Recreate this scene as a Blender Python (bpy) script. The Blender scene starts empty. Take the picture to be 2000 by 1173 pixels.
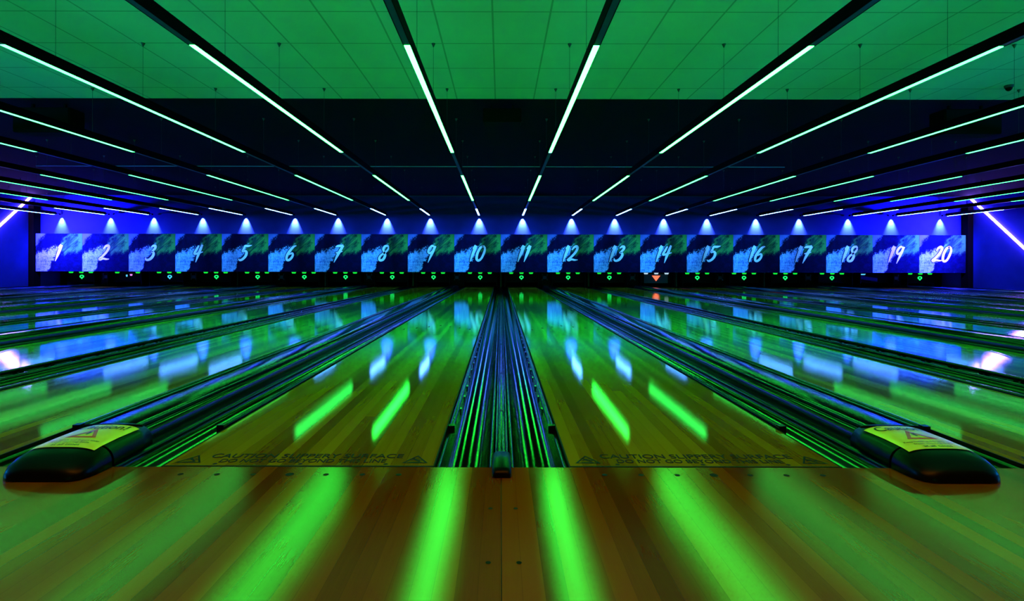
import bpy, bmesh, math, random
from mathutils import Vector
random.seed(4)
PI = math.pi
S = bpy.context.scene
COL = S.collection
CAMH = 0.788
F = 1050.0
FOUL = 2.113           # distance of the foul line from the camera
LEND = FOUL + 19.3     # end of the lanes
GEND = 20.9
PAN = 19.74            # number panels
WALL = 19.96           # wall above the panels
ZC = 3.41              # ceiling
CEDGE = 8.42           # tile ceiling changes to black here
SIDE = 17.28
LW = 1.062
# lane centres
LX = {}
x = 0.807
for k in range(11, 21):
    LX[k] = x; x += 1.816 if k % 2 == 1 else 1.604
x = -0.797
for k in range(10, 0, -1):
    LX[k] = x; x -= 1.816 if k % 2 == 0 else 1.604

# ---------------------------------------------------------------- materials
def nodes(name):
    m = bpy.data.materials.new(name); m.use_nodes = True
    nt = m.node_tree; nt.nodes.clear()
    return m, nt
class G:
    def __init__(s, nt): s.nt = nt
    def n(s, t, **kw):
        nd = s.nt.nodes.new(t)
        for k, v in kw.items(): setattr(nd, k, v)
        return nd
    def l(s, a, b): s.nt.links.new(a, b)
    def set(s, sock, v):
        if isinstance(v, bpy.types.NodeSocket): s.l(v, sock)
        elif v is not None: sock.default_value = v
    def m(s, op, a, b=None, c=None, clamp=False):
        nd = s.n('ShaderNodeMath', operation=op, use_clamp=clamp)
        s.set(nd.inputs[0], a); s.set(nd.inputs[1], b); s.set(nd.inputs[2], c)
        return nd.outputs[0]
    def mix(s, f, a, b):
        nd = s.n('ShaderNodeMix', data_type='RGBA')
        s.set(nd.inputs[0], f); s.set(nd.inputs[6], a); s.set(nd.inputs[7], b)
        return nd.outputs[2]
    def noise(s, vec, scale, detail=3, rough=.5):
        nd = s.n('ShaderNodeTexNoise'); s.l(vec, nd.inputs['Vector'])
        nd.inputs['Scale'].default_value = scale; nd.inputs['Detail'].default_value = detail
        nd.inputs['Roughness'].default_value = rough
        return nd.outputs[0]
    def ramp(s, f, lo, hi):
        nd = s.n('ShaderNodeMapRange'); s.set(nd.inputs[0], f); s.set(nd.inputs[1], lo); s.set(nd.inputs[2], hi)
        nd.interpolation_type = 'SMOOTHSTEP'
        return nd.outputs[0]
    def comb(s, x, y, z):
        nd = s.n('ShaderNodeCombineXYZ')
        for i, v in enumerate((x, y, z)): s.set(nd.inputs[i], v)
        return nd.outputs[0]
    def scale(s, vec, sc):
        nd = s.n('ShaderNodeMapping'); s.l(vec, nd.inputs[0]); nd.inputs['Scale'].default_value = sc
        return nd.outputs[0]
    def pos(s):
        return s.n('ShaderNodeNewGeometry').outputs['Position']
    def xyz(s, v):
        nd = s.n('ShaderNodeSeparateXYZ'); s.l(v, nd.inputs[0]); return nd.outputs
    def bsdf(s, col, rough=.5, metal=0, spec=None, coat=None, coatr=.05, normal=None, aniso=None):
        b = s.n('ShaderNodeBsdfPrincipled'); o = s.n('ShaderNodeOutputMaterial')
        s.l(b.outputs[0], o.inputs[0])
        s.set(b.inputs['Base Color'], col); s.set(b.inputs['Roughness'], rough); b.inputs['Metallic'].default_value = metal
        if spec is not None: s.set(b.inputs['Specular IOR Level'], spec)
        if coat is not None:
            b.inputs['Coat Weight'].default_value = coat; s.set(b.inputs['Coat Roughness'], coatr)
        if normal is not None: s.l(normal, b.inputs['Normal'])
        return b
    def varnish(s, col, rough, ior, normal=None):
        d = s.n('ShaderNodeBsdfDiffuse'); q = s.n('ShaderNodeBsdfGlossy', distribution='BECKMANN')
        f = s.n('ShaderNodeFresnel'); f.inputs['IOR'].default_value = ior
        mx = s.n('ShaderNodeMixShader'); o = s.n('ShaderNodeOutputMaterial')
        s.set(d.inputs['Color'], col); q.inputs['Color'].default_value = (1, 1, 1, 1); s.set(q.inputs['Roughness'], rough)
        if normal is not None: s.l(normal, q.inputs['Normal'])
        s.l(f.outputs[0], mx.inputs[0]); s.l(d.outputs[0], mx.inputs[1]); s.l(q.outputs[0], mx.inputs[2]); s.l(mx.outputs[0], o.inputs[0])
    def bump(s, h, strength, dist):
        nd = s.n('ShaderNodeBump'); s.l(h, nd.inputs['Height'])
        nd.inputs['Strength'].default_value = strength; nd.inputs['Distance'].default_value = dist
        return nd.outputs[0]

def plain(name, col, rough=.5, metal=0, spec=None, nscale=12, namp=.15):
    m, nt = nodes(name); g = G(nt)
    c = g.n('ShaderNodeTexCoord').outputs['Object']
    n = g.noise(c, nscale)
    a = tuple(v*(1-namp) for v in col)+(1,); b = tuple(min(1, v*(1+namp)) for v in col)+(1,)
    g.bsdf(g.mix(n, a, b), rough, metal, spec)
    return m
def glossy(name, col, rough, ior):
    m, nt = nodes(name); g = G(nt)
    c = g.n('ShaderNodeTexCoord').outputs['Object']
    n = g.noise(c, 9)
    g.varnish(g.mix(n, tuple(v*.8 for v in col)+(1,), tuple(v*1.2 for v in col)+(1,)), rough, ior)
    return m
def emit(name, col, strength=1.0):
    m, nt = nodes(name); g = G(nt)
    e = g.n('ShaderNodeEmission'); o = g.n('ShaderNodeOutputMaterial')
    e.inputs[0].default_value = col+(1,); e.inputs[1].default_value = strength
    g.l(e.outputs[0], o.inputs[0])
    return m

def wood(name, board, light, dark, rough, seg, spec=.5, bumpy=.0):
    """boards running along Y with varying tones, varnished"""
    m, nt = nodes(name); g = G(nt)
    p = g.xyz(g.pos())
    xb = g.m('DIVIDE', p[0], board)
    ix = g.m('FLOOR', xb); fx = g.m('FRACT', xb)
    wn = g.n('ShaderNodeTexWhiteNoise', noise_dimensions='1D'); g.l(ix, wn.inputs['W'])
    off = g.m('MULTIPLY', wn.outputs[0], 7.0)
    iy = g.m('FLOOR', g.m('DIVIDE', g.m('ADD', p[1], off), seg))
    wn2 = g.n('ShaderNodeTexWhiteNoise', noise_dimensions='2D'); g.l(g.comb(ix, iy, 0.0), wn2.inputs['Vector'])
    tone = wn2.outputs[0]
    gv = g.comb(g.m('MULTIPLY', p[0], 60.0), g.m('MULTIPLY', p[1], 2.2), ix)
    grain = g.noise(gv, 1.0, 5, .6)
    fine = g.noise(g.comb(g.m('MULTIPLY', p[0], 260.0), g.m('MULTIPLY', p[1], 9.0), 0.0), 1.0, 3, .6)
    t = g.m('ADD', g.m('MULTIPLY', tone, .75), g.m('MULTIPLY', g.m('ADD', grain, fine), .22))
    col = g.mix(g.ramp(t, .1, 1.0), dark+(1,), light+(1,))
    edge = g.m('LESS_THAN', g.m('MINIMUM', fx, g.m('SUBTRACT', 1.0, fx)), .014)
    col = g.mix(g.m('MULTIPLY', edge, .35), col, tuple(v*.45 for v in dark)+(1,))
    wear = g.noise(g.comb(g.m('MULTIPLY', p[0], 14.0), g.m('MULTIPLY', p[1], .8), 3.0), 1.0, 4, .6)
    r = g.m('ADD', rough*.84, g.m('MULTIPLY', g.m('ADD', wear, g.m('MULTIPLY', tone, .1)), rough*.32))
    nrm = g.bump(g.noise(g.comb(g.m('MULTIPLY', p[0], 9.0), g.m('MULTIPLY', p[1], .55), 0.0), 1.0, 2, .4), 1.0, bumpy)
    g.varnish(col, r, spec, nrm if bumpy > 0 else None)
    return m

M = {}
M['lane'] = wood('lane wood', .0545, (.28, .23, .010), (.12, .08, .003), .082, 9.0, 1.55, .0002)
M['approach'] = wood('approach wood', .0545, (.19, .062, .001), (.085, .024, .0004), .175, 14.0, 1.5, .0)
M['mark'] = plain('dark inlay', (.004, .003, .002), .6, 0, .1)
M['edge'] = plain('lane edge black', (.008, .008, .01), .3)
M['gutter'] = glossy('gutter plastic', (.003, .006, .008), .17, 1.4)
M['rail'] = glossy('bumper rail plastic', (.002, .004, .006), .22, 1.3)
M['cap'] = glossy('capping plastic', (.002, .004, .006), .13, 1.36)
M['capwide'] = glossy('capping board', (.003, .008, .010), .16, 1.5)
M['hood'] = plain('hood black rubber', (.0012, .0012, .0015), .32, 0, .12)
M['steel'] = plain('brushed steel', (.35, .38, .4), .25, 1)
M['yellow'] = plain('label yellow', (.70, .80, .03), .28, 0, .6)
M['labred'] = plain('label red', (.55, .015, .01), .35)
M['labblack'] = plain('label black', (.01, .01, .01), .4)
M['housing'] = plain('housing black', (.001, .001, .0012), .6, 0, .02)
M['unlit'] = plain('unlit diffuser', (.01, .03, .12), .4, 0, .2)
M['wire'] = plain('steel wire', (.02, .025, .02), .5)
M['wall'] = plain('dark blue wall paint', (.016, .022, .20), .9, 0, .0, 3)
M['pit'] = plain('pit black', (.002, .002, .002), .9, 0, .02)
M['black'] = plain('speaker black', (.002, .002, .002), .8, 0, .05)
M['grille'] = plain('speaker grille', (.002, .002, .002), .8, 0, .05)
M['numeral'] = plain('numeral white', (.85, .88, .9), .8, 0, .0, 6, .06)
M['numdark'] = plain('numeral outline navy', (.004, .006, .04), .8, 0, .0)
M['machine'] = plain('machine grey', (.04, .05, .08), .6, 0, .1)
M['machine_black'] = plain('machine black', (.002, .002, .002), .6, 0, .05)
M['trim'] = plain('trim metal', (.25, .4, .42), .4, .6)
M['barlit'] = emit('green led diffuser', (.015, 1.0, .055), 60)
M['barlit2'] = emit('green led diffuser dimmed', (.024, 1.0, .10), 26)
M['barlit3'] = emit('green led diffuser low', (.03, 1.0, .14), 19)
M['barblue'] = emit('blue white led diffuser', (.08, .25, 1.0), 78)
M['barup'] = emit('added green upglow', (.0, 1.0, .36), 1.6)
M['tube'] = emit('violet led tube', (.27, .12, 1.0), 110)
M['g_lamp'] = emit('green machine lamp', (.01, 1.0, .06), .9)
M['g_ring'] = emit('green ring sign', (.01, 1.0, .16), 1.6)
M['b_ring'] = emit('blue ring sign', (.05, .6, 1.0), 1.3)
M['w_lamp'] = emit('white machine lamp', (.45, .65, .8), 1.1)
M['r_sign'] = emit('red arrow sign', (1.0, .14, .07), 1.9)
M['p_lamp'] = emit('pink lamp', (.8, .25, .9), 1.1)
M['c_lamp'] = emit('cyan lamp', (.1, .6, 1.0), 1.1)

def tile_mat():
    m, nt = nodes('ceiling tile'); g = G(nt)
    p = g.xyz(g.pos())
    fx = g.m('FRACT', g.m('DIVIDE', g.m('ADD', p[0], 60.09), .6))
    fy = g.m('FRACT', g.m('DIVIDE', g.m('ADD', p[1], 79.0-6.33), .79))
    dx = g.m('MULTIPLY', g.m('MINIMUM', fx, g.m('SUBTRACT', 1.0, fx)), .6)
    dy = g.m('MULTIPLY', g.m('MINIMUM', fy, g.m('SUBTRACT', 1.0, fy)), .79)
    line = g.m('LESS_THAN', g.m('MINIMUM', dx, dy), .010)
    ps = g.noise(g.pos(), 190.0, 2, .7)
    big = g.noise(g.pos(), 1.3, 2, .5)
    v = g.m('ADD', g.m('MULTIPLY', ps, .35), g.m('MULTIPLY', big, .3))
    c = g.mix(v, (.42, .45, .42, 1), (.78, .78, .74, 1))
    c = g.mix(g.m('MULTIPLY', line, .55), c, (.16, .12, .1, 1))
    g.bsdf(c, .9, 0, .1, normal=g.bump(ps, .3, .003))
    return m
M['tile'] = tile_mat()
def darktile():
    m, nt = nodes('black ceiling'); g = G(nt)
    ps = g.noise(g.pos(), 3.0, 2, .5)
    g.bsdf(g.mix(ps, (.003, .0028, .006, 1), (.005, .0045, .009, 1)), .9, 0, .05)
    return m
M['dark'] = darktile()

def panel_mat():
    m, nt = nodes('splashed paint print'); g = G(nt)
    tc = g.n('ShaderNodeTexCoord').outputs['Object']
    p = g.xyz(tc)
    u = g.m('ADD', g.m('DIVIDE', p[0], 1.706), .5)
    v = g.m('DIVIDE', p[2], 1.39)
    uv = g.comb(g.m('MULTIPLY', u, 1.25), 0.0, v)
    # coordinates along and across the brush direction (up to the right)
    a = g.m('ADD', g.m('MULTIPLY', u, .66), g.m('MULTIPLY', v, .75))
    b = g.m('SUBTRACT', g.m('MULTIPLY', u, .75), g.m('MULTIPLY', v, .66))
    n1 = g.noise(uv, 6.0, 10, .78)
    n2 = g.noise(g.comb(g.m('MULTIPLY', a, 2.5), 4.0, g.m('MULTIPLY', b, 16.0)), 1.0, 5, .65)
    n3 = g.noise(uv, 24.0, 5, .7)
    rag = g.m('ADD', g.m('MULTIPLY', g.m('SUBTRACT', n1, .5), .62), g.m('MULTIPLY', g.m('SUBTRACT', n2, .5), .22))
    # blue brush: band about b = 0, from the lower left corner to a = .62
    e1 = g.m('SUBTRACT', g.m('ADD', .25, g.m('MULTIPLY', v, .42)), u)
    e2 = g.m('SUBTRACT', g.m('ADD', .46, g.m('MULTIPLY', u, .48)), v)
    m1 = g.ramp(g.m('ADD', g.m('MINIMUM', g.m('MULTIPLY', e1, 1.3), g.m('MULTIPLY', e2, .8)), g.m('MULTIPLY', rag, .8)), -.015, .04)
    # top left patch
    d2 = g.m('ADD', g.m('MULTIPLY', u, 1.5), g.m('MULTIPLY', g.m('SUBTRACT', 1.0, v), .75))
    m2 = g.m('MULTIPLY', g.ramp(g.m('ADD', g.m('SUBTRACT', .30, d2), rag), -.02, .12), .75)
    # green brush upper right
    d3 = g.m('ABSOLUTE', g.m('SUBTRACT', g.m('SUBTRACT', v, .72), g.m('MULTIPLY', g.m('SUBTRACT', u, .75), .35)))
    w3 = g.m('SUBTRACT', .27, g.m('MULTIPLY', g.m('MAXIMUM', g.m('SUBTRACT', .62, u), 0.0), 1.3))
    m3 = g.ramp(g.m('ADD', g.m('SUBTRACT', w3, d3), g.m('MULTIPLY', rag, 1.1)), -.02, .14)
    streak = g.ramp(n2, .40, .66)
    m3 = g.m('MULTIPLY', m3, g.m('ADD', .10, g.m('MULTIPLY', streak, .75)))
    m3e = g.m('MULTIPLY', g.ramp(g.m('ADD', u, g.m('MULTIPLY', rag, .7)), .84, .95), g.ramp(g.m('ADD', v, rag), .52, .64))
    m3 = g.m('MAXIMUM', m3, g.m('MULTIPLY', m3e, .75))
    base = g.mix(g.ramp(n1, .35, .7), (.002, .003, .016, 1), (.003, .005, .04, 1))
    green = g.mix(n3, (.03, .26, .04, 1), (.10, .52, .08, 1))
    blue = g.mix(g.ramp(g.m('ADD', g.m('MULTIPLY', n1, .6), g.m('MULTIPLY', n3, .4)), .36, .62), (.03, .12, .50, 1), (.36, .62, .98, 1))
    c = g.mix(m3, base, green)
    c = g.mix(m2, c, (.12, .22, .7, 1))
    c = g.mix(m1, c, blue)
    # fine splatter low on the right
    sp = g.m('MULTIPLY', g.m('GREATER_THAN', n3, .665), g.m('GREATER_THAN', u, .55))
    c = g.mix(g.m('MULTIPLY', sp, .35), c, (.1, .35, .3, 1))
    g.bsdf(c, .8, 0, .0)
    return m
M['panel'] = panel_mat()

# ---------------------------------------------------------------- mesh helpers
class MB:
    def __init__(s): s.v = []; s.f = []; s.mi = []; s.sm = []
    def add(s, vs, fs, mi=0, smooth=False):
        o = len(s.v); s.v += [tuple(q) for q in vs]
        for f in fs: s.f.append([i+o for i in f]); s.mi.append(mi); s.sm.append(smooth)
    def box(s, x0, x1, y0, y1, z0, z1, mi=0):
        vs = [(x0,y0,z0),(x1,y0,z0),(x1,y1,z0),(x0,y1,z0),(x0,y0,z1),(x1,y0,z1),(x1,y1,z1),(x0,y1,z1)]
        s.add(vs, [(0,3,2,1),(4,5,6,7),(0,1,5,4),(1,2,6,5),(2,3,7,6),(3,0,4,7)], mi)
    def sweep(s, prof, ys, mi=0, smooth=True, closed=True, capends=True):
        """prof: function or list of (x,z) rings; ys list. Each ring swept along Y"""
        rings = []
        for i, y in enumerate(ys):
            pr = prof[i] if callable(getattr(prof, 'copy', None)) and isinstance(prof[0], list) else prof
            rings.append([(px, y, pz) for px, pz in pr])
        n = len(rings[0]); vs = [q for r in rings for q in r]; fs = []
        for i in range(len(rings)-1):
            for j in range(n if closed else n-1):
                a = i*n+j; b = i*n+(j+1) % n
                fs.append((a, b, b+n, a+n))
        s.add(vs, fs, mi, smooth)
        if capends and closed:
            s.add(rings[0], [tuple(range(n))], mi); s.add(rings[-1], [tuple(range(n))[::-1]], mi)
    def tube(s, a, b, r, n=8, mi=0, r2=None):
        a = Vector(a); b = Vector(b); d = (b-a).normalized()
        u = d.orthogonal().normalized(); w = d.cross(u); r2 = r if r2 is None else r2
        vs = []
        for c, rr in ((a, r), (b, r2)):
            for i in range(n):
                t = 2*PI*i/n; vs.append(c+u*math.cos(t)*rr+w*math.sin(t)*rr)
        fs = [(i, (i+1) % n, n+(i+1) % n, n+i) for i in range(n)]
        s.add(vs, fs, mi, True)
        s.add(vs[:n], [tuple(range(n))[::-1]], mi); s.add(vs[n:], [tuple(range(n))], mi)
    def mesh(s, name, mats):
        me = bpy.data.meshes.new(name); me.from_pydata(s.v, [], s.f)
        for i, p in enumerate(me.polygons): p.material_index = s.mi[i]; p.use_smooth = s.sm[i]
        for m in mats: me.materials.append(m)
        bm = bmesh.new(); bm.from_mesh(me); bmesh.ops.recalc_face_normals(bm, faces=bm.faces); bm.to_mesh(me); bm.free()
        me.update(); return me
def link(name, me, parent=None, loc=(0, 0, 0)):
    o = bpy.data.objects.new(name, me); COL.objects.link(o); o.location = loc
    if parent: o.parent = parent
    return o
def build(name, mb, mats, parent=None, loc=(0, 0, 0)):
    if not isinstance(mats, (list, tuple)): mats = [mats]
    return link(name, mb.mesh(name, mats), parent, loc)
def bevel(o, w, seg=2):
    b = o.modifiers.new('bevel', 'BEVEL'); b.width = w; b.segments = seg; b.limit_method = 'ANGLE'; return o
def thing(name, label, cat, group=None, loc=(0, 0, 0)):
    o = bpy.data.objects.new(name, None); COL.objects.link(o); o.location = loc; o.empty_display_size = .1
    tag(o, label, cat, group); return o
def tag(o, label, cat, group=None):
    o['label'] = label; o['category'] = cat
    if group: o['group'] = group
def struct(name, mb, mats):
    o = build(name, mb, mats); o['kind'] = 'structure'; return o

def catmull(pts, n=7):
    P = [Vector(p) for p in pts]; out = []
    Q = [P[0]*2-P[1]]+P+[P[-1]*2-P[-2]]
    for i in range(1, len(Q)-2):
        for k in range(n):
            t = k/n; a, b, c, d = Q[i-1:i+3]
            out.append(.5*((2*b)+(c-a)*t+(2*a-5*b+4*c-d)*t*t+(3*b-a-3*c+d)*t**3))
    out.append(P[-1]); return out
DIG = {
 '1': [[(-.10,.79,.02),(-.02,.90,.05),(.05,1.0,.06)], [(.06,1,.065),(.03,.62,.07),(0,.3,.055),(-.03,-.06,.012)]],
 '2': [[(-.17,.72,.02),(-.08,.9,.05),(.07,.96,.06),(.16,.83,.06),(.10,.56,.055),(-.08,.27,.05),(-.24,.09,.045),(-.16,.05,.05),(0,.11,.045),(.2,.07,.04),(.40,.08,.012)]],
 '3': [[(-.13,.84,.02),(0,.95,.05),(.13,.93,.06),(.15,.78,.055),(.04,.6,.045),(-.03,.55,.035),(.12,.52,.05),(.18,.35,.06),(.08,.12,.06),(-.1,.02,.05),(-.24,.07,.045),(-.29,.19,.012)]],
 '4': [[(-.08,.97,.035),(-.15,.72,.05),(-.22,.47,.05),(-.15,.42,.045),(.05,.48,.045),(.32,.56,.015)], [(.14,1.03,.045),(.10,.7,.06),(.06,.3,.055),(.04,-.12,.012)]],
 '5': [[(.34,1.0,.012),(.12,.95,.05),(-.08,.94,.05),(-.12,.77,.045),(-.16,.6,.045),(0,.63,.05),(.13,.52,.06),(.14,.3,.06),(.02,.1,.055),(-.15,.02,.05),(-.29,.1,.015)]],
 '6': [[(.22,.98,.02),(.05,.9,.05),(-.1,.65,.06),(-.2,.35,.06),(-.17,.1,.055),(-.03,.02,.055),(.12,.15,.055),(.17,.35,.05),(.08,.48,.045),(-.10,.38,.02)]],
 '7': [[(-.24,.90,.02),(-.1,.95,.055),(.1,.97,.055),(.24,.99,.05)], [(.24,.99,.05),(.13,.65,.065),(.04,.3,.055),(-.04,-.12,.012)], [(-.12,.5,.02),(.08,.54,.04),(.30,.61,.012)]],
 '8': [[(.20,.85,.03),(.1,.97,.05),(-.07,.93,.055),(-.12,.75,.05),(.0,.55,.05),(.12,.35,.06),(.08,.1,.06),(-.08,.02,.055),(-.2,.12,.055),(-.17,.32,.05),(0,.5,.045),(.15,.65,.045),(.21,.84,.035)]],
 '9': [[(.12,.9,.03),(-.02,.98,.05),(-.15,.82,.055),(-.17,.6,.055),(-.05,.5,.05),(.1,.62,.045),(.17,.85,.05),(.18,.97,.05)], [(.18,.96,.05),(.13,.6,.06),(.08,.3,.05),(.02,-.12,.012)]],
 '0': [[(.05,.97,.05),(-.12,.85,.055),(-.2,.5,.06),(-.15,.15,.06),(0,.02,.055),(.15,.15,.05),(.22,.5,.055),(.2,.8,.05),(.05,.97,.04),(-.03,.88,.015)]],
}
def stroke(mb, pts, off, sc, y0, y1, grow, mi, shift=0):
    c = catmull(pts)
    P = []
    for q in c: P.append((Vector((q.x+.30*(q.y-.5), q.y-.5)), q.z*1.35+grow))
    n = len(P); L = []; R = []
    for i, (q, r) in enumerate(P):
        t = P[min(i+1, n-1)][0]-P[max(i-1, 0)][0]
        if t.length < 1e-6: t = Vector((1, 0))
        t.normalize(); nn = Vector((-t.y, t.x))
        if i == 0: q = q-t*grow*.8
        if i == n-1: q = q+t*grow*.8
        L.append(q+nn*r); R.append(q-nn*r)
    vs = []
    for y in (y0, y1):
        for q in L+R: vs.append((off+shift+q.x*sc, y, q.y*sc))
    m_ = 2*n; fs = []
    for i in range(n-1):
        fs.append((i, i+1, n+i+1, n+i)); fs.append((m_+i, m_+n+i, m_+n+i+1, m_+i+1))
        fs.append((i, m_+i, m_+i+1, i+1)); fs.append((n+i, n+i+1, m_+n+i+1, m_+n+i))
    fs.append((0, n, m_+n, m_)); fs.append((n-1, m_+n-1, m_+m_-1, m_-1))
    # drop self-duplicates
    mb.add(vs, fs, mi)

def text_mesh(txt, width, height, mat, name='lettering'):
    cu = bpy.data.curves.new('t', 'FONT'); cu.body = txt; cu.align_x = 'CENTER'; cu.extrude = 0.002; cu.offset = 0.004
    o = bpy.data.objects.new('t', cu); COL.objects.link(o)
    dg = bpy.context.evaluated_depsgraph_get(); dg.update()
    me = bpy.data.meshes.new_from_object(o.evaluated_get(dg)); bpy.data.objects.remove(o)
    xs = [v.co.x for v in me.vertices]; ys = [v.co.y for v in me.vertices]
    x0, x1, y0, y1 = min(xs), max(xs), min(ys), max(ys)
    vs = [((v.co.x-(x0+x1)/2)*width/(x1-x0), (v.co.y-(y0+y1)/2)*height/(y1-y0), v.co.z*.3) for v in me.vertices]
    fs = [tuple(p.vertices) for p in me.polygons]
    return vs, fs

# ---------------------------------------------------------------- setting
mb = MB()
mb.box(-SIDE, SIDE, -5, FOUL-.004, -.12, 0, 0)
mb.box(-SIDE, SIDE, FOUL-.004, 22.4, -.25, -.14, 1)
# approach dots just before the foul line, in front of each lane; and guide dots farther back
def disc(mb, cx, cy, r, z, mi, n=14):
    mb.add([(cx+r*math.cos(2*PI*i/n), cy+r*math.sin(2*PI*i/n), z) for i in range(n)], [tuple(range(n))], mi)
for k, lx in LX.items():
    for i in range(-3, 4):
        disc(mb, lx+i*.1375, 2.033, .016 if i == 0 else .0105, .0009, 2)
        disc(mb, lx+i*.1375+.02, .6, .007, .0006, 2)
for cx in (-.042, .04):
    for cy in (1.75, 1.43): disc(mb, cx+.01, cy, .0075, .0009, 2)
mb.box(.002, .0045, -5, FOUL-.004, -.01, .0007, 2)
floor = struct('floor', mb, [M['approach'], M['pit'], M['mark']])

mb = MB()
mb.box(-SIDE, SIDE, -5, CEDGE, ZC, ZC+.05, 0)
mb.box(-SIDE, SIDE, CEDGE, 22.4, ZC, ZC+.05, 1)
struct('ceiling', mb, [M['tile'], M['dark']])
mb = MB(); mb.box(-SIDE-.1, -SIDE, -5, 22.4, -.25, ZC+.05); struct('wall_left', mb, M['wall'])
mb = MB(); mb.box(SIDE, SIDE+.1, -5, 22.4, -.25, ZC+.05); struct('wall_right', mb, M['wall'])
mb = MB(); mb.box(-SIDE, SIDE, WALL, WALL+.08, 1.2, ZC); struct('wall_back', mb, M['wall'])
mb = MB(); mb.box(-SIDE, SIDE, 22.3, 22.4, -.25, ZC); struct('wall_pit', mb, M['pit'])
mb = MB(); mb.box(-SIDE-.1, SIDE+.1, -5.1, -5, -.25, ZC+.05); struct('wall_front', mb, M['pit'])
mb = MB(); mb.box(-12.2, 7.45, 14.1, 14.125, ZC-.012, ZC-.0005); struct('trim_1', mb, M['trim'])
mb = MB(); mb.box(-SIDE, SIDE, WALL-.02, WALL-.0005, ZC-.03, ZC-.0005); struct('trim_2', mb, M['unlit'])

for i, sgn in ((3, -1), (4, 1)):
    mb = MB(); a, b = sorted((sgn*17.085, sgn*(SIDE-.001))); mb.box(a, b, 19.66, WALL-.001, -.139, 3.0); struct(f'trim_{i}', mb, M['pit'])
# ---------------------------------------------------------------- lanes
mb = MB()
mb.box(-LW/2, LW/2, FOUL, LEND, -.09, 0, 0)
mb.box(-LW/2-.006, -LW/2-.0003, FOUL, LEND, -.09, .0012, 1)
mb.box(LW/2+.0003, LW/2+.006, FOUL, LEND, -.09, .0012, 1)
mb.box(-LW/2, LW/2, FOUL, FOUL+.011, -.001, .0008, 1)          # foul line
for i in range(-3, 4):                                          # aiming arrows
    cy = FOUL+5.05-abs(i)*.14; cx = i*.1375
    mb.add([(cx-.013, cy-.07, .0006), (cx, cy-.05, .0006), (cx+.013, cy-.07, .0006), (cx, cy+.08, .0006)], [(0, 1, 2, 3)], 1)
for i in (-1, 0, 1): disc(mb, i*.34+(-.0), FOUL+.028, .009, .0006, 1)
mb.box(-LW/2, LW/2, 6.15, 6.153, -.001, .0004, 1)
lane_me = mb.mesh('bowling_lane', [M['lane'], M['mark']])
lt = MB()
vs, fs = text_mesh('CAUTION SLIPPERY SURFACE', .79, .046, None)
lt.add([(a, b+FOUL+.118, c+.0012) for a, b, c in vs], fs)
vs, fs = text_mesh('DO NOT GO BEYOND THIS LINE', .67, .038, None)
lt.add([(a, b+FOUL+.062, c+.0012) for a, b, c in vs], fs)
let_me = lt.mesh('caution_lettering', [M['mark']])
def tri(cx):
    t = MB(); cy = FOUL+.082; w = .052; h = .088; k = .58
    o = [(cx-w, cy-h/2), (cx+w, cy-h/2), (cx, cy+h/2)]
    c = (cx, cy-h/6); inn = [(c[0]+(a-c[0])*.76, c[1]+(b-c[1])*.76) for a, b in o]
    z0, z1 = .0002, .0014
    t.add([(a, b, z1) for a, b in o+inn], [(0, 1, 4, 3), (1, 2, 5, 4), (2, 0, 3, 5)])
    # slipping figure
    def bar(x0, y0, x1, y1, w_):
        d = Vector((x1-x0, y1-y0)).normalized(); n = Vector((-d.y, d.x))*w_
        t.add([(cx+x0+n.x, cy+y0+n.y, z1), (cx+x0-n.x, cy+y0-n.y, z1), (cx+x1-n.x, cy+y1-n.y, z1), (cx+x1+n.x, cy+y1+n.y, z1)], [(0, 1, 2, 3)])
    bar(-.012, .004, .004, -.014, .005); bar(.004, -.014, .024, -.010, .0035); bar(.002, -.014, .018, -.026, .0035)
    bar(-.006, -.002, -.020, -.016, .0025); bar(-.004, 0, .012, .004, .0025); bar(-.024, -.032, .024, -.032, .002)
    disc(t, cx-.014, cy+.011, .006, z1, 0, 10)
    return t.mesh('warning_triangle', [M['mark']])
tri_me = [tri(-.455), tri(.455)]
for k in range(1, 21):
    t = thing('bowling_lane', f'long varnished wooden bowling lane running up to the panel reading {k}', 'bowling lane', 'bowling lanes', (LX[k], 0, 0))
    link('lane_surface', lane_me, t)
    link('lettering', let_me, t)
    for me in tri_me: link('warning_triangle', me, t)

# ---------------------------------------------------------------- gutters, rails and caps
GW = .228
def gutter_mesh():
    m_ = MB(); n = 18; R = GW/2-.014; pr = []
    pr.append((-GW/2, -.012)); 
    for i in range(n+1):
        t = PI+PI*i/n
        pr.append((R*math.cos(t), -.014+R*.78*math.sin(t)))
    pr.append((GW/2, -.012))
    bot = [(a, b-.006) for a, b in pr][::-1]
    m_.sweep(pr+bot, [FOUL, GEND], 0, True)
    return m_.mesh('gutter_channel', [M['gutter']])
gm = gutter_mesh()
def rail_mesh(sgn):
    m_ = MB(); n = 10
    xc = sgn*(GW/2-.020)
    pr = [(xc+.014*math.cos(2*PI*i/n), .002+.013*math.sin(2*PI*i/n)) for i in range(n)]
    m_.sweep(pr, [2.62, GEND-.2], 0, True)
    m_.box(xc-.017, xc+.017, 2.60, 2.635, -.02, .018)
    y = 2.95
    while y < 8:
        m_.box(xc-sgn*.020-.005, xc-sgn*.020+.005, y, y+.03, -.03, .006); y += .28
    return m_.mesh('bumper_rail', [M['rail']])
rm = {-1: rail_mesh(-1), 1: rail_mesh(1)}
def make_gutter(k, side):
    cx = LX[k]+side*(LW/2+.008+GW/2)
    nm = 'left' if side < 0 else 'right'
    t = thing('gutter', f'dark glossy ball gutter along the {nm} edge of the lane to panel {k}', 'gutter', 'gutters beside the lanes', (cx, 0, 0))
    link('channel', gm, t)
    link('bumper_rail', rm[-side], t)
for k in range(1, 21):
    make_gutter(k, -1); make_gutter(k, 1)

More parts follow.
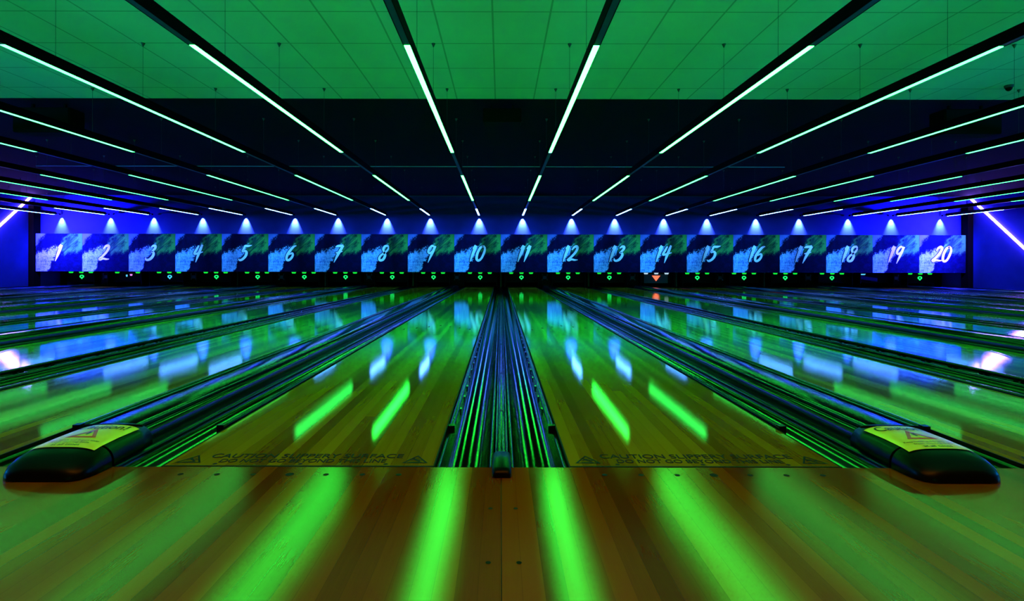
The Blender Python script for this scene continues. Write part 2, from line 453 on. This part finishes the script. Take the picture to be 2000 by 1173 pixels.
def arc(cx, w, z0, z1, n=12, p=2.6):
    """closed profile: domed top over a flat base"""
    out = []
    for i in range(n+1):
        t = PI*i/n; c, s_ = math.cos(t), math.sin(t)
        out.append((cx+w*math.copysign(abs(c)**(2/p), c), z0+(z1-z0)*abs(s_)**(2/p)))
    return out
def narrow_cap(k):
    cx = (LX[k]+LX[k+1])/2
    w = (LX[k+1]-LX[k]-LW)/2-.008-GW-.001
    t = thing('lane_divider_cap', f'narrow dark capping strip between lanes {k} and {k+1} under their number panels', 'lane divider', 'narrow lane dividers', (cx, 0, 0))
    m_ = MB()
    m_.sweep(arc(0, w, -.12, .012, 12, 3.2), [FOUL+.004, GEND], 0, True)
    for sx in (-1, 1):
        n = 8; m_.sweep([(sx*w*.66+.0042*math.cos(2*PI*i/n), .0125+.0042*math.sin(2*PI*i/n)) for i in range(n)], [FOUL+.08, GEND], 0, True)
    m_.sweep(arc(0, w*.3, .010, .022, 8), [FOUL+.08, GEND], 0, True)
    build('strip', m_, M['cap'], t)
    m_ = MB(); ys = [2.0, 2.004, 2.02, FOUL, FOUL+.075, FOUL+.085]
    ring = [arc(0, a, b0, b, 12, 4) for a, b0, b in ((.028, .0015, .018), (.033, .0008, .028), (.037, .0006, .036), (.038, .0006, .038), (.036, .0016, .036), (.031, .003, .03))]
    m_.sweep(ring, ys, 0, True)
    build('end_cap', m_, M['hood'], t)
    m_ = MB()
    for yy in (FOUL+.75, FOUL+1.75, FOUL+3.2):
        m_.tube((0, yy, .020), (0, yy, .0245), .009, 12)
    build('screw', m_, M['steel'], t)
for k in range(2, 20, 2): narrow_cap(k)

def wide_cap(k):
    cx = (LX[k]+LX[k+1])/2
    w = (LX[k+1]-LX[k]-LW)/2-.008-GW-.002          # half width
    t = thing('ball_return_cap', f'wide raised black capping with yellow label, between lanes {k} and {k+1}', 'ball return cover', 'ball return covers', (cx, 0, 0))
    m_ = MB()
    m_.sweep(arc(0, w, -.12, .085, 16, 5), [2.36, GEND], 0, True)
    m_.sweep(arc(-w*.80, .006, .08, .090, 6), [2.36, GEND], 0, True)
    m_.sweep(arc(w*.80, .006, .08, .090, 6), [2.36, GEND], 0, True)
    build('cover_board', m_, M['capwide'], t)
    m_ = MB()
    spec = [(1.955, .09, .012), (1.957, .115, .028), (1.972, .140, .050), (2.0, .156, .070), (2.035, .163, .084), (2.09, .166, .093), (2.104, .166, .094)]
    ring = [arc(0, a, .001, b, 24, 3.2) for y, a, b in spec]
    m_.sweep(ring, [q[0] for q in spec], 0, True)
    spec = [(FOUL+.002, .166, .095), (2.2, .163, .098), (2.30, .158, .098), (2.37, .152, .096), (2.372, .14, .088)]
    ring = [arc(0, min(a, .176), -.12 if a < w else .0015, b, 24, 3.2) for y, a, b in spec]
    ring = [arc(0, a, .0025, b, 24, 3.2) for y, a, b in spec]
    m_.sweep(ring, [q[0] for q in spec], 0, True)
    m_.box(-w+.024, w-.024, FOUL+.002, 2.36, .0, .02)
    h = build('nose_hood', m_, M['hood'], t)
    m_ = MB()
    m_.sweep(arc(0, .13, .089, .0985, 16, 8), [2.335, 2.345], 0, True)
    build('seam_ridge', m_, M['machine_black'], t)
    # yellow warning label following the dome
    def zt(xx, yy):
        pts = [(1.985, .150, .062), (2.035, .163, .084), (2.09, .166, .093), (2.2, .163, .098), (2.30, .158, .098), (2.37, .152, .096)]
        for i in range(len(pts)-1):
            if pts[i][0] <= yy <= pts[i+1][0]:
                f_ = (yy-pts[i][0])/(pts[i+1][0]-pts[i][0]); a = pts[i][1]*(1-f_)+pts[i+1][1]*f_; b = pts[i][2]*(1-f_)+pts[i+1][2]*f_
                q = min(1, abs(xx)/a); return .0025+(b-.0025)*(1-q**3.2)**(1/3.2)
        return .09
    def patch(x0, x1, y0, y1, e, nx=16, ny=8):
        vs = [(x0+(x1-x0)*i/nx, y0+(y1-y0)*j/ny, zt(x0+(x1-x0)*i/nx, y0+(y1-y0)*j/ny)+e) for j in range(ny+1) for i in range(nx+1)]
        fs = [(j*(nx+1)+i, j*(nx+1)+i+1, (j+1)*(nx+1)+i+1, (j+1)*(nx+1)+i) for j in range(ny) for i in range(nx)]
        return vs, fs
    m_ = MB(); vs, fs = patch(-.125, .125, 2.065, 2.325, .0035); m_.add(vs, fs, 0, True)
    vs, fs = text_mesh('Caution!', .20, .05, None)
    m_.add([(a, b+2.288, zt(a, b+2.288)+.005) for a, b, c in vs], fs, 1)
    for i, (ln, hh, ww) in enumerate((('Keep hands and fingers away', .014, .20), ('from moving balls', .014, .15), ('at all times', .014, .11))):
        vs, fs = text_mesh(ln, ww, hh, None)
        m_.add([(a, b+2.125-.021*i, zt(a, b+2.125-.021*i)+.005) for a, b, c in vs], fs, 1)
    o = [(-.062, 2.155), (.062, 2.155), (0, 2.255)]; c = (0, 2.188); inn = [(c[0]+(a-c[0])*.62, c[1]+(b-c[1])*.62) for a, b in o]
    m_.add([(a, b, zt(a, b)+.0055) for a, b in o+inn], [(0, 1, 4, 3), (1, 2, 5, 4), (2, 0, 3, 5)], 2)
    m_.add([(a, b, zt(a, b)+.0055) for a, b in ((-.004, 2.185), (.004, 2.185), (.006, 2.215), (-.006, 2.215))], [(0, 1, 2, 3)], 1)
    lb = build('warning_label', m_, [M['yellow'], M['labblack'], M['labred']], t); lb['label'] = 'curved yellow warning label with red triangle and black writing'
    return t
wc = wide_cap(9)
for ch in wc.children:
    if ch.name.split('.')[0] in ('nose_hood', 'warning_label', 'seam_ridge'): ch.location.x = .020
for k in (1, 3, 5, 7, 11, 13, 15, 17, 19):
    c = wc.copy(); COL.objects.link(c); c.location = ((LX[k]+LX[k+1])/2, 0, 0)
    c['label'] = f'wide raised black capping with yellow label, between lanes {k} and {k+1}'
    for ch in list(wc.children):
        d = ch.copy(); COL.objects.link(d); d.parent = c
        if k > 10: d.location.x = -d.location.x
# side strips at the walls
for k, sgn, nm in ((1, -1, 'left'), (20, 1, 'right')):
    x0 = LX[k]+sgn*(LW/2+.008+GW+.002); m_ = MB(); a, b = sorted((x0, sgn*(SIDE-.002)))
    m_.box(a, b, FOUL+.002, GEND, -.138, .04)
    o = build('wall_side_ledge', m_, M['cap']); bevel(o, .006)
    tag(o, f'black ledge beside the outermost gutter at the {nm} wall', 'ledge')

# ---------------------------------------------------------------- number panels
PW = 1.7075
NUM_Z = 0.58
bm_ = MB(); bm_.box(-PW/2+.004, PW/2-.004, 0, .08, 0, 1.385)
board_me = bm_.mesh('board', [M['panel']])
bm_ = MB(); bm_.box(-.7, .7, .0802, WALL-PAN-.0004, .9, 1.0); frame_b = bm_.mesh('mounting_frame', [M['machine_black']])
for k in range(1, 21):
    cx = (k-10.5)*PW+.0
    t = thing('lane_number_panel', f'square panel with blue and green brush strokes bearing the large number {k}', 'lane number panel', 'numbered panels above the pins', (cx, PAN, NUM_Z))
    link('board', board_me, t); link('mounting_frame', frame_b, t)
    m_ = MB(); s_ = str(k); offs = [0] if len(s_) == 1 else [-.15, .17]
    if s_ == '11': offs = [-.10, .13]
    elif s_[0] == '1' and len(s_) == 2: offs = [-.15, .13]
    for ch, of in zip(s_, offs):
        for j, st in enumerate(DIG[ch]): stroke(m_, st, of, .56, -.0016-.0003*j, -.0002, .032, 1, -.012)
    for ch, of in zip(s_, offs):
        for j, st in enumerate(DIG[ch]): stroke(m_, st, of, .56, -.006-.0006*j, -.001, .002, 0)
    build('numeral', m_, [M['numeral'], M['numdark']], t, (-.02, 0, .69))

# ---------------------------------------------------------------- pinsetter openings
PY = 20.93
def ring_mesh(mat):
    m_ = MB(); n = 20
    for (r0, r1) in ((.044, .082),):
        vs = []
        for y in (0, .02):
            for i in range(n):
                a = 2*PI*i/n; vs.append((r1*math.cos(a), y, r1*.78*math.sin(a)))
            for i in range(n):
                a = 2*PI*i/n; vs.append((r0*math.cos(a), y, r0*.72*math.sin(a)))
        fs = []
        for i in range(n):
            j = (i+1) % n
            fs += [(i, j, n+j, n+i), (2*n+i, 3*n+i, 3*n+j, 2*n+j), (i, 2*n+i, 2*n+j, j), (n+i, n+j, 3*n+j, 3*n+i)]
        m_.add(vs, fs)
    m_.box(-.018, .018, 0, .02, -.095, -.06)
    return m_.mesh('ring_sign', [mat])
ringg = ring_mesh(M['g_ring']); ringb = ring_mesh(M['b_ring'])
def lamp_mesh(mat):
    m_ = MB(); m_.add([(-.085, 0, .03), (.085, 0, .03), (.06, 0, -.025), (-.06, 0, -.025), (-.085, .03, .03), (.085, .03, .03), (.06, .03, -.025), (-.06, .03, -.025)],
                     [(0, 1, 2, 3), (4, 7, 6, 5), (0, 4, 5, 1), (1, 5, 6, 2), (2, 6, 7, 3), (3, 7, 4, 0)])
    return m_.mesh('lamp', [mat])
lmg, lmw, lmc, lmp = (lamp_mesh(M[q]) for q in ('g_lamp', 'w_lamp', 'c_lamp', 'p_lamp'))
fm = MB()
fm.box(-.66, .66, .03, .06, .16, .80)                    # sweep board
fm.box(-.66, -.63, -.25, .06, .0, .80); fm.box(.63, .66, -.25, .06, .0, .80)
fm.box(-.62, .62, -.03, .03, .565, .60)
fm.box(-.62, .62, .0, .03, .16, .19)
frame_me = fm.mesh('sweep_frame', [M['machine_black']])
tm = MB(); tm.add([(-.16, 0, .07), (.16, 0, .07), (0, 0, -.14), (-.16, .02, .07), (.16, .02, .07), (0, .02, -.14)], [(0, 2, 1), (3, 4, 5), (0, 1, 4, 3), (1, 2, 5, 4), (2, 0, 3, 5)])
tri_sign = tm.mesh('arrow_sign', [M['r_sign']])
for k in range(1, 21):
    extra = {3: 'with blue ring light', 14: 'with glowing red triangle and white lamps', 2: 'with small pink lamp', 19: 'with cyan lamp and tilted board'}.get(k, 'with green ring light and lamps')
    t = thing('pinsetter_front', f'black pin machine front {extra} below panel {k}', 'pinsetter', 'pin machines below the panels', (LX[k], PY, 0))
    link('sweep_frame', frame_me, t)
    if k == 14:
        link('arrow_sign', tri_sign, t, (0, -.03, .37))
        lm = MB(); lm.box(-.46, .46, -.005, .01, .15, .5); build('sign_plate', lm, M['machine'], t)
        for x_ in (-.4, 0, .4): link('lamp', lmw, t, (x_, -.06, .52))
    elif k == 2:
        link('lamp', lmp, t, (.12, -.06, .43)).scale = (.5, 1, 1.2)
        link('lamp', lmc, t, (-.05, -.06, .40)).scale = (.3, 1, 1.4)
        link('lamp', lmg, t, (-.42, -.06, .52)); link('lamp', lmg, t, (.38, -.06, .52))
    elif k == 19:
        link('lamp', lmc, t, (-.45, -.06, .50)).scale = (1.6, 1, .8)
        lm = MB(); lm.add([(-.9, 0, .34), (-.15, 0, .22), (-.15, 0, .36), (-.9, 0, .46), (-.9, .02, .34), (-.15, .02, .22), (-.15, .02, .36), (-.9, .02, .46)], [(0, 1, 2, 3), (4, 7, 6, 5), (0, 4, 5, 1), (1, 5, 6, 2), (2, 6, 7, 3), (3, 7, 4, 0)])
        build('tilted_board', lm, M['wall'], t, (.3, -.04, 0))
    else:
        link('ring_sign', ringb if k == 3 else ringg, t, (0, -.03, .37))
        for x_ in (-.4, 0, .37): link('lamp', lmg, t, (x_, -.06, .525))
for k in range(1, 20):
    cx = (LX[k]+LX[k+1])/2
    if k % 2 == 1:
        t = thing('ball_lift', f'dark grey ball lift cabinet between the pin machines of panels {k} and {k+1}', 'ball lift', 'ball lifts between pin machines', (cx, 20.95, 0))
        m_ = MB(); m_.box(-.22, .22, 0, .3, -.139, .62); build('cabinet', m_, M['machine_black'], t)
        m_ = MB(); m_.box(-.115, -.075, -.02, 0, .25, .5); m_.box(.075, .115, -.02, 0, .25, .5); m_.box(-.115, .115, -.02, 0, .3, .42); build('bracket', m_, M['machine'], t)
    else:
        m_ = MB(); m_.box(-.03, .03, 0, .05, -.139, .58); m_.box(-.05, .05, -.01, .06, .52, .58); m_.box(-.015, .015, -.012, 0, .2, .5)
        o = build('machine_post', m_, M['machine'], None, (cx, 20.95, 0)); tag(o, f'slim dark post between the pin machines of panels {k} and {k+1}', 'post', 'posts between pin machines')

# ---------------------------------------------------------------- pendant light bars
BZ = CAMH+1.865
SEG = [(4.55, 8.82, 'barlit'), (11.06, 15.25, 'barlit'), (17.45, 19.62, 'barblue')]
DARK = [(.6, 4.54), (8.83, 11.05), (15.26, 17.44)]
m_ = MB(); m_.box(-.032, .032, .6, 19.66, .006, .105)
m_.box(-.032, -.027, .6, 19.66, 0, .006); m_.box(.027, .032, .6, 19.66, 0, .006)
hous_me = m_.mesh('housing', [M['housing']])
seg_me = []
for a, b, mt in SEG:
    m_ = MB(); m_.box(-.0245, .0245, a, b, -.001, .0055); seg_me.append(m_.mesh('lit_diffuser', [M[mt]]))
seg_far = [[], []]
for i in (0, 1):
    for me in seg_me:
        c = me.copy()
        if c.materials[0] == M['barlit']: c.materials[0] = M['barlit2' if i == 0 else 'barlit3']
        seg_far[i].append(c)
for a, b in DARK:
    m_ = MB(); m_.box(-.0245, .0245, a, b, .001, .0055); me = m_.mesh('unlit_diffuser', [M['unlit']]); seg_me.append(me); seg_far[0].append(me); seg_far[1].append(me)
m_ = MB(); m_.box(-.012, .012, 1.0, 8.35, .1055, .109); up_me = m_.mesh('added_glow_strip', [M['barup']])  # glowing strip added on top of the bars to brighten the tiles
wires = [2.2, 3.6, 5.09, 6.33, 7.94, 9.55, 11.2, 12.8, 14.6, 16.2, 17.8, 19.3]
m_ = MB(); m_.tube((0, 0, .104), (0, 0, ZC-BZ), .0018, 6); wire_me = m_.mesh('suspension_wire', [M['wire']])
m_ = MB(); m_.tube((0, 0, ZC-BZ-.001), (0, 0, ZC-BZ-.045), .024, 10, 0, .004); hook_me = m_.mesh('ceiling_hook', [M['wire']])
for k in range(1, 21):
    t = thing('linear_pendant_light', f'long thin black LED light bar hanging over the lane to panel {k}', 'pendant light', 'light bars hanging over the lanes', (LX[k], 0, BZ))
    link('housing', hous_me, t)
    far = abs(k-10.5)
    for me in (seg_me if far < 2 else seg_far[0 if far < 4 else 1]): link(me.name.split('.')[0], me, t)
    link('added_glow_strip', up_me, t)
    for y in wires:
        w_ = link('suspension_wire', wire_me, t, (0, y, 0)); link('ceiling_hook', hook_me, w_)
    for (a, b, e, c_) in ((4.55, 8.82, 60, (0, 1, .06)), (11.06, 15.25, 16, (0, 1, .1))):
        L = bpy.data.lights.new('bar_light', 'AREA'); L.shape = 'RECTANGLE'; L.size = .05; L.size_y = b-a; L.energy = e*(1, .8, .55, .4, .3, .25, .2, .2, .2, .2)[int(abs(k-10.5))]; L.color = c_; L.spread = math.radians(66)
        lo = bpy.data.objects.new('bar_light', L); COL.objects.link(lo); lo.parent = t; lo.location = (0, (a+b)/2, -.003)
    m_ = MB()
    # small spot head at the wall end
    m_.tube((0, 19.66, .05), (0, 19.70, .05), .03, 12); m_.tube((0, 19.70, .055), (0, 19.86, .055), .012, 8); m_.tube((0, 19.86, .06), (0, 19.86, .01), .028, 12)
    build('spot_head', m_, M['housing'], t)
    L = bpy.data.lights.new('wall_spot', 'SPOT'); L.energy = 2300; L.color = (.30, .58, 1.0)
    L.spot_size = math.radians(58); L.spot_blend = 1.0; L.shadow_soft_size = .012
    lo = bpy.data.objects.new('wall_spot', L); COL.objects.link(lo); lo.parent = t
    lo.location = (0, 19.87, .0); lo.rotation_euler = (math.radians(14), 0, 0)

# ---------------------------------------------------------------- diagonal LED tubes on the side walls
for sgn, nm in ((-1, 'left'), (1, 'right')):
    X = sgn*(SIDE-.045)
    a = Vector((X, 19.80, 3.38)); b = Vector((X, 17.55, 1.28))
    t = thing('diagonal_led_tube', f'slanting violet LED tube fixed on the {nm} side wall', 'wall light', 'slanting tubes on the side walls', (X, 18.6, 2.3))
    loc = Vector((X, 18.6, 2.3))
    m_ = MB(); m_.tube(a-loc, b-loc, .036, 12); build('tube', m_, M['tube'], t)
    m_ = MB(); off = Vector((sgn*.04, 0, 0)); m_.tube(a-loc+off*.9, b-loc+off*.9, .006, 8)
    d = (b-a).normalized()
    m_.tube(a-loc-d*.03, a-loc, .04, 12); m_.tube(b-loc, b-loc+d*.03, .04, 12)
    build('mount', m_, M['machine_black'], t)

# ---------------------------------------------------------------- ceiling things
def speaker(cx, w, h, nm):
    t = thing('ceiling_speaker', nm, 'speaker', 'black speakers under the ceiling edge', (cx, 8.75, ZC-h-.09))
    m_ = MB(); m_.box(-w/2, w/2, -.16, .16, 0, h); bevel(build('cabinet', m_, M['black'], t), .02)
    m_ = MB(); m_.box(-w/2+.02, w/2-.02, -.17, -.1605, .02, h-.02); build('grille', m_, M['grille'], t)
    m_ = MB(); m_.box(-w*.3, -w*.3+.03, -.02, .02, h, h+.09); m_.box(w*.3-.03, w*.3, -.02, .02, h, h+.09); build('bracket', m_, M['machine_black'], t)
speaker(-7.35, .92, .40, 'long black box speaker hanging under the ceiling edge at the left')
speaker(.02, .62, .22, 'small black box speaker under the ceiling edge in the middle')
speaker(7.55, .92, .40, 'long black box speaker hanging under the ceiling edge at the right')
t = thing('security_camera', 'small dark dome security camera on the tiled ceiling at the far right', 'camera', None, (7.32, 7.75, ZC))
m_ = MB(); m_.tube((0, 0, 0), (0, 0, -.035), .055, 20, 0, .05); build('base', m_, M['machine'], t)
m_ = MB(); pr = []
for i in range(7):
    a = PI/2*i/6; pr.append((.042*math.cos(a), -.035-.05*math.sin(a)))
n = 16; vs = [(r*math.cos(2*PI*j/n), r*math.sin(2*PI*j/n), z) for r, z in pr for j in range(n)]
fs = [(i*n+j, i*n+(j+1) % n, (i+1)*n+(j+1) % n, (i+1)*n+j) for i in range(6) for j in range(n)]
m_.add(vs, fs, 0, True); build('dome', m_, M['machine_black'], t)

# ---------------------------------------------------------------- lamps
def area(name, loc, target, sx, sy, e, col, spread=180):
    L = bpy.data.lights.new(name, 'AREA'); L.shape = 'RECTANGLE'; L.size = sx; L.size_y = sy; L.energy = e; L.color = col; L.spread = math.radians(spread)
    o = bpy.data.objects.new(name, L); COL.objects.link(o); o.location = loc
    o.rotation_euler = (Vector(target)-Vector(loc)).to_track_quat('-Z', 'Y').to_euler(); return o
def spot(name, loc, target, e, col, size, blend=.8, soft=.1):
    L = bpy.data.lights.new(name, 'SPOT'); L.energy = e; L.color = col; L.spot_size = math.radians(size); L.spot_blend = blend; L.shadow_soft_size = soft
    o = bpy.data.objects.new(name, L); COL.objects.link(o); o.location = loc
    o.rotation_euler = (Vector(target)-Vector(loc)).to_track_quat('-Z', 'Y').to_euler(); return o
# unseen green lamps added behind the camera to light the ceiling tiles
for ux in (-9, -3, 3, 9):
    area('added_green_uplight', (ux, -2.2, .5), (ux, 2.6, 3.4), 3, .5, 80, (.0, 1.0, .30), 75)
# dim warm hall light over the approach
area('hall_warm_lamp', (0, -.8, 3.3), (0, 1.3, 0), 6, .5, 52, (1.0, .30, .0), 120)
# blue washes at both side walls
for sgn in (-1, 1):
    spot('side_blue_wash', (sgn*16.3, 18.2, 2.3), (sgn*15.6, 19.9, 1.7), 9000, (.035, .02, 1.0), 120, 1.0, .1)
    spot('side_blue_wash', (sgn*16.9, 12.0, 1.6), (sgn*9.0, 12.0, 3.4), 800, (.02, .05, 1.0), 130, 1.0, .2)
    spot('side_blue_wash', (sgn*15.0, 4.0, 1.8), (sgn*8.5, 6.5, 3.4), 1500, (.0, .30, 1.0), 110, 1.0, .2)
# row of unseen blue spots added to light the number panels
for i in range(20):
    cx = (i-9.5)*PW
    spot('panel_blue_fill', (cx, 18.1, 2.95), (cx, 19.74, 1.05), 330, (.04, .34, 1.0), 62, .8, .04)

w = bpy.data.worlds.new('world'); S.world = w; w.use_nodes = True
w.node_tree.nodes['Background'].inputs[0].default_value = (0, 0, 0, 1); w.node_tree.nodes['Background'].inputs[1].default_value = 0

cam = bpy.data.cameras.new('camera'); co = bpy.data.objects.new('camera', cam); COL.objects.link(co)
cam.sensor_width = 36; cam.lens = F/2000*36; cam.shift_x = 22/2000; cam.shift_y = -66.5/2000
cam.clip_start = .05; cam.clip_end = 100
co.location = (0, 0, CAMH); co.rotation_euler = (PI/2, -.0018, 0)
S.camera = co
S.view_settings.view_transform = 'Standard'; S.view_settings.look = 'None'; S.view_settings.exposure = 0; S.view_settings.gamma = 1
S.view_settings.use_curve_mapping = False
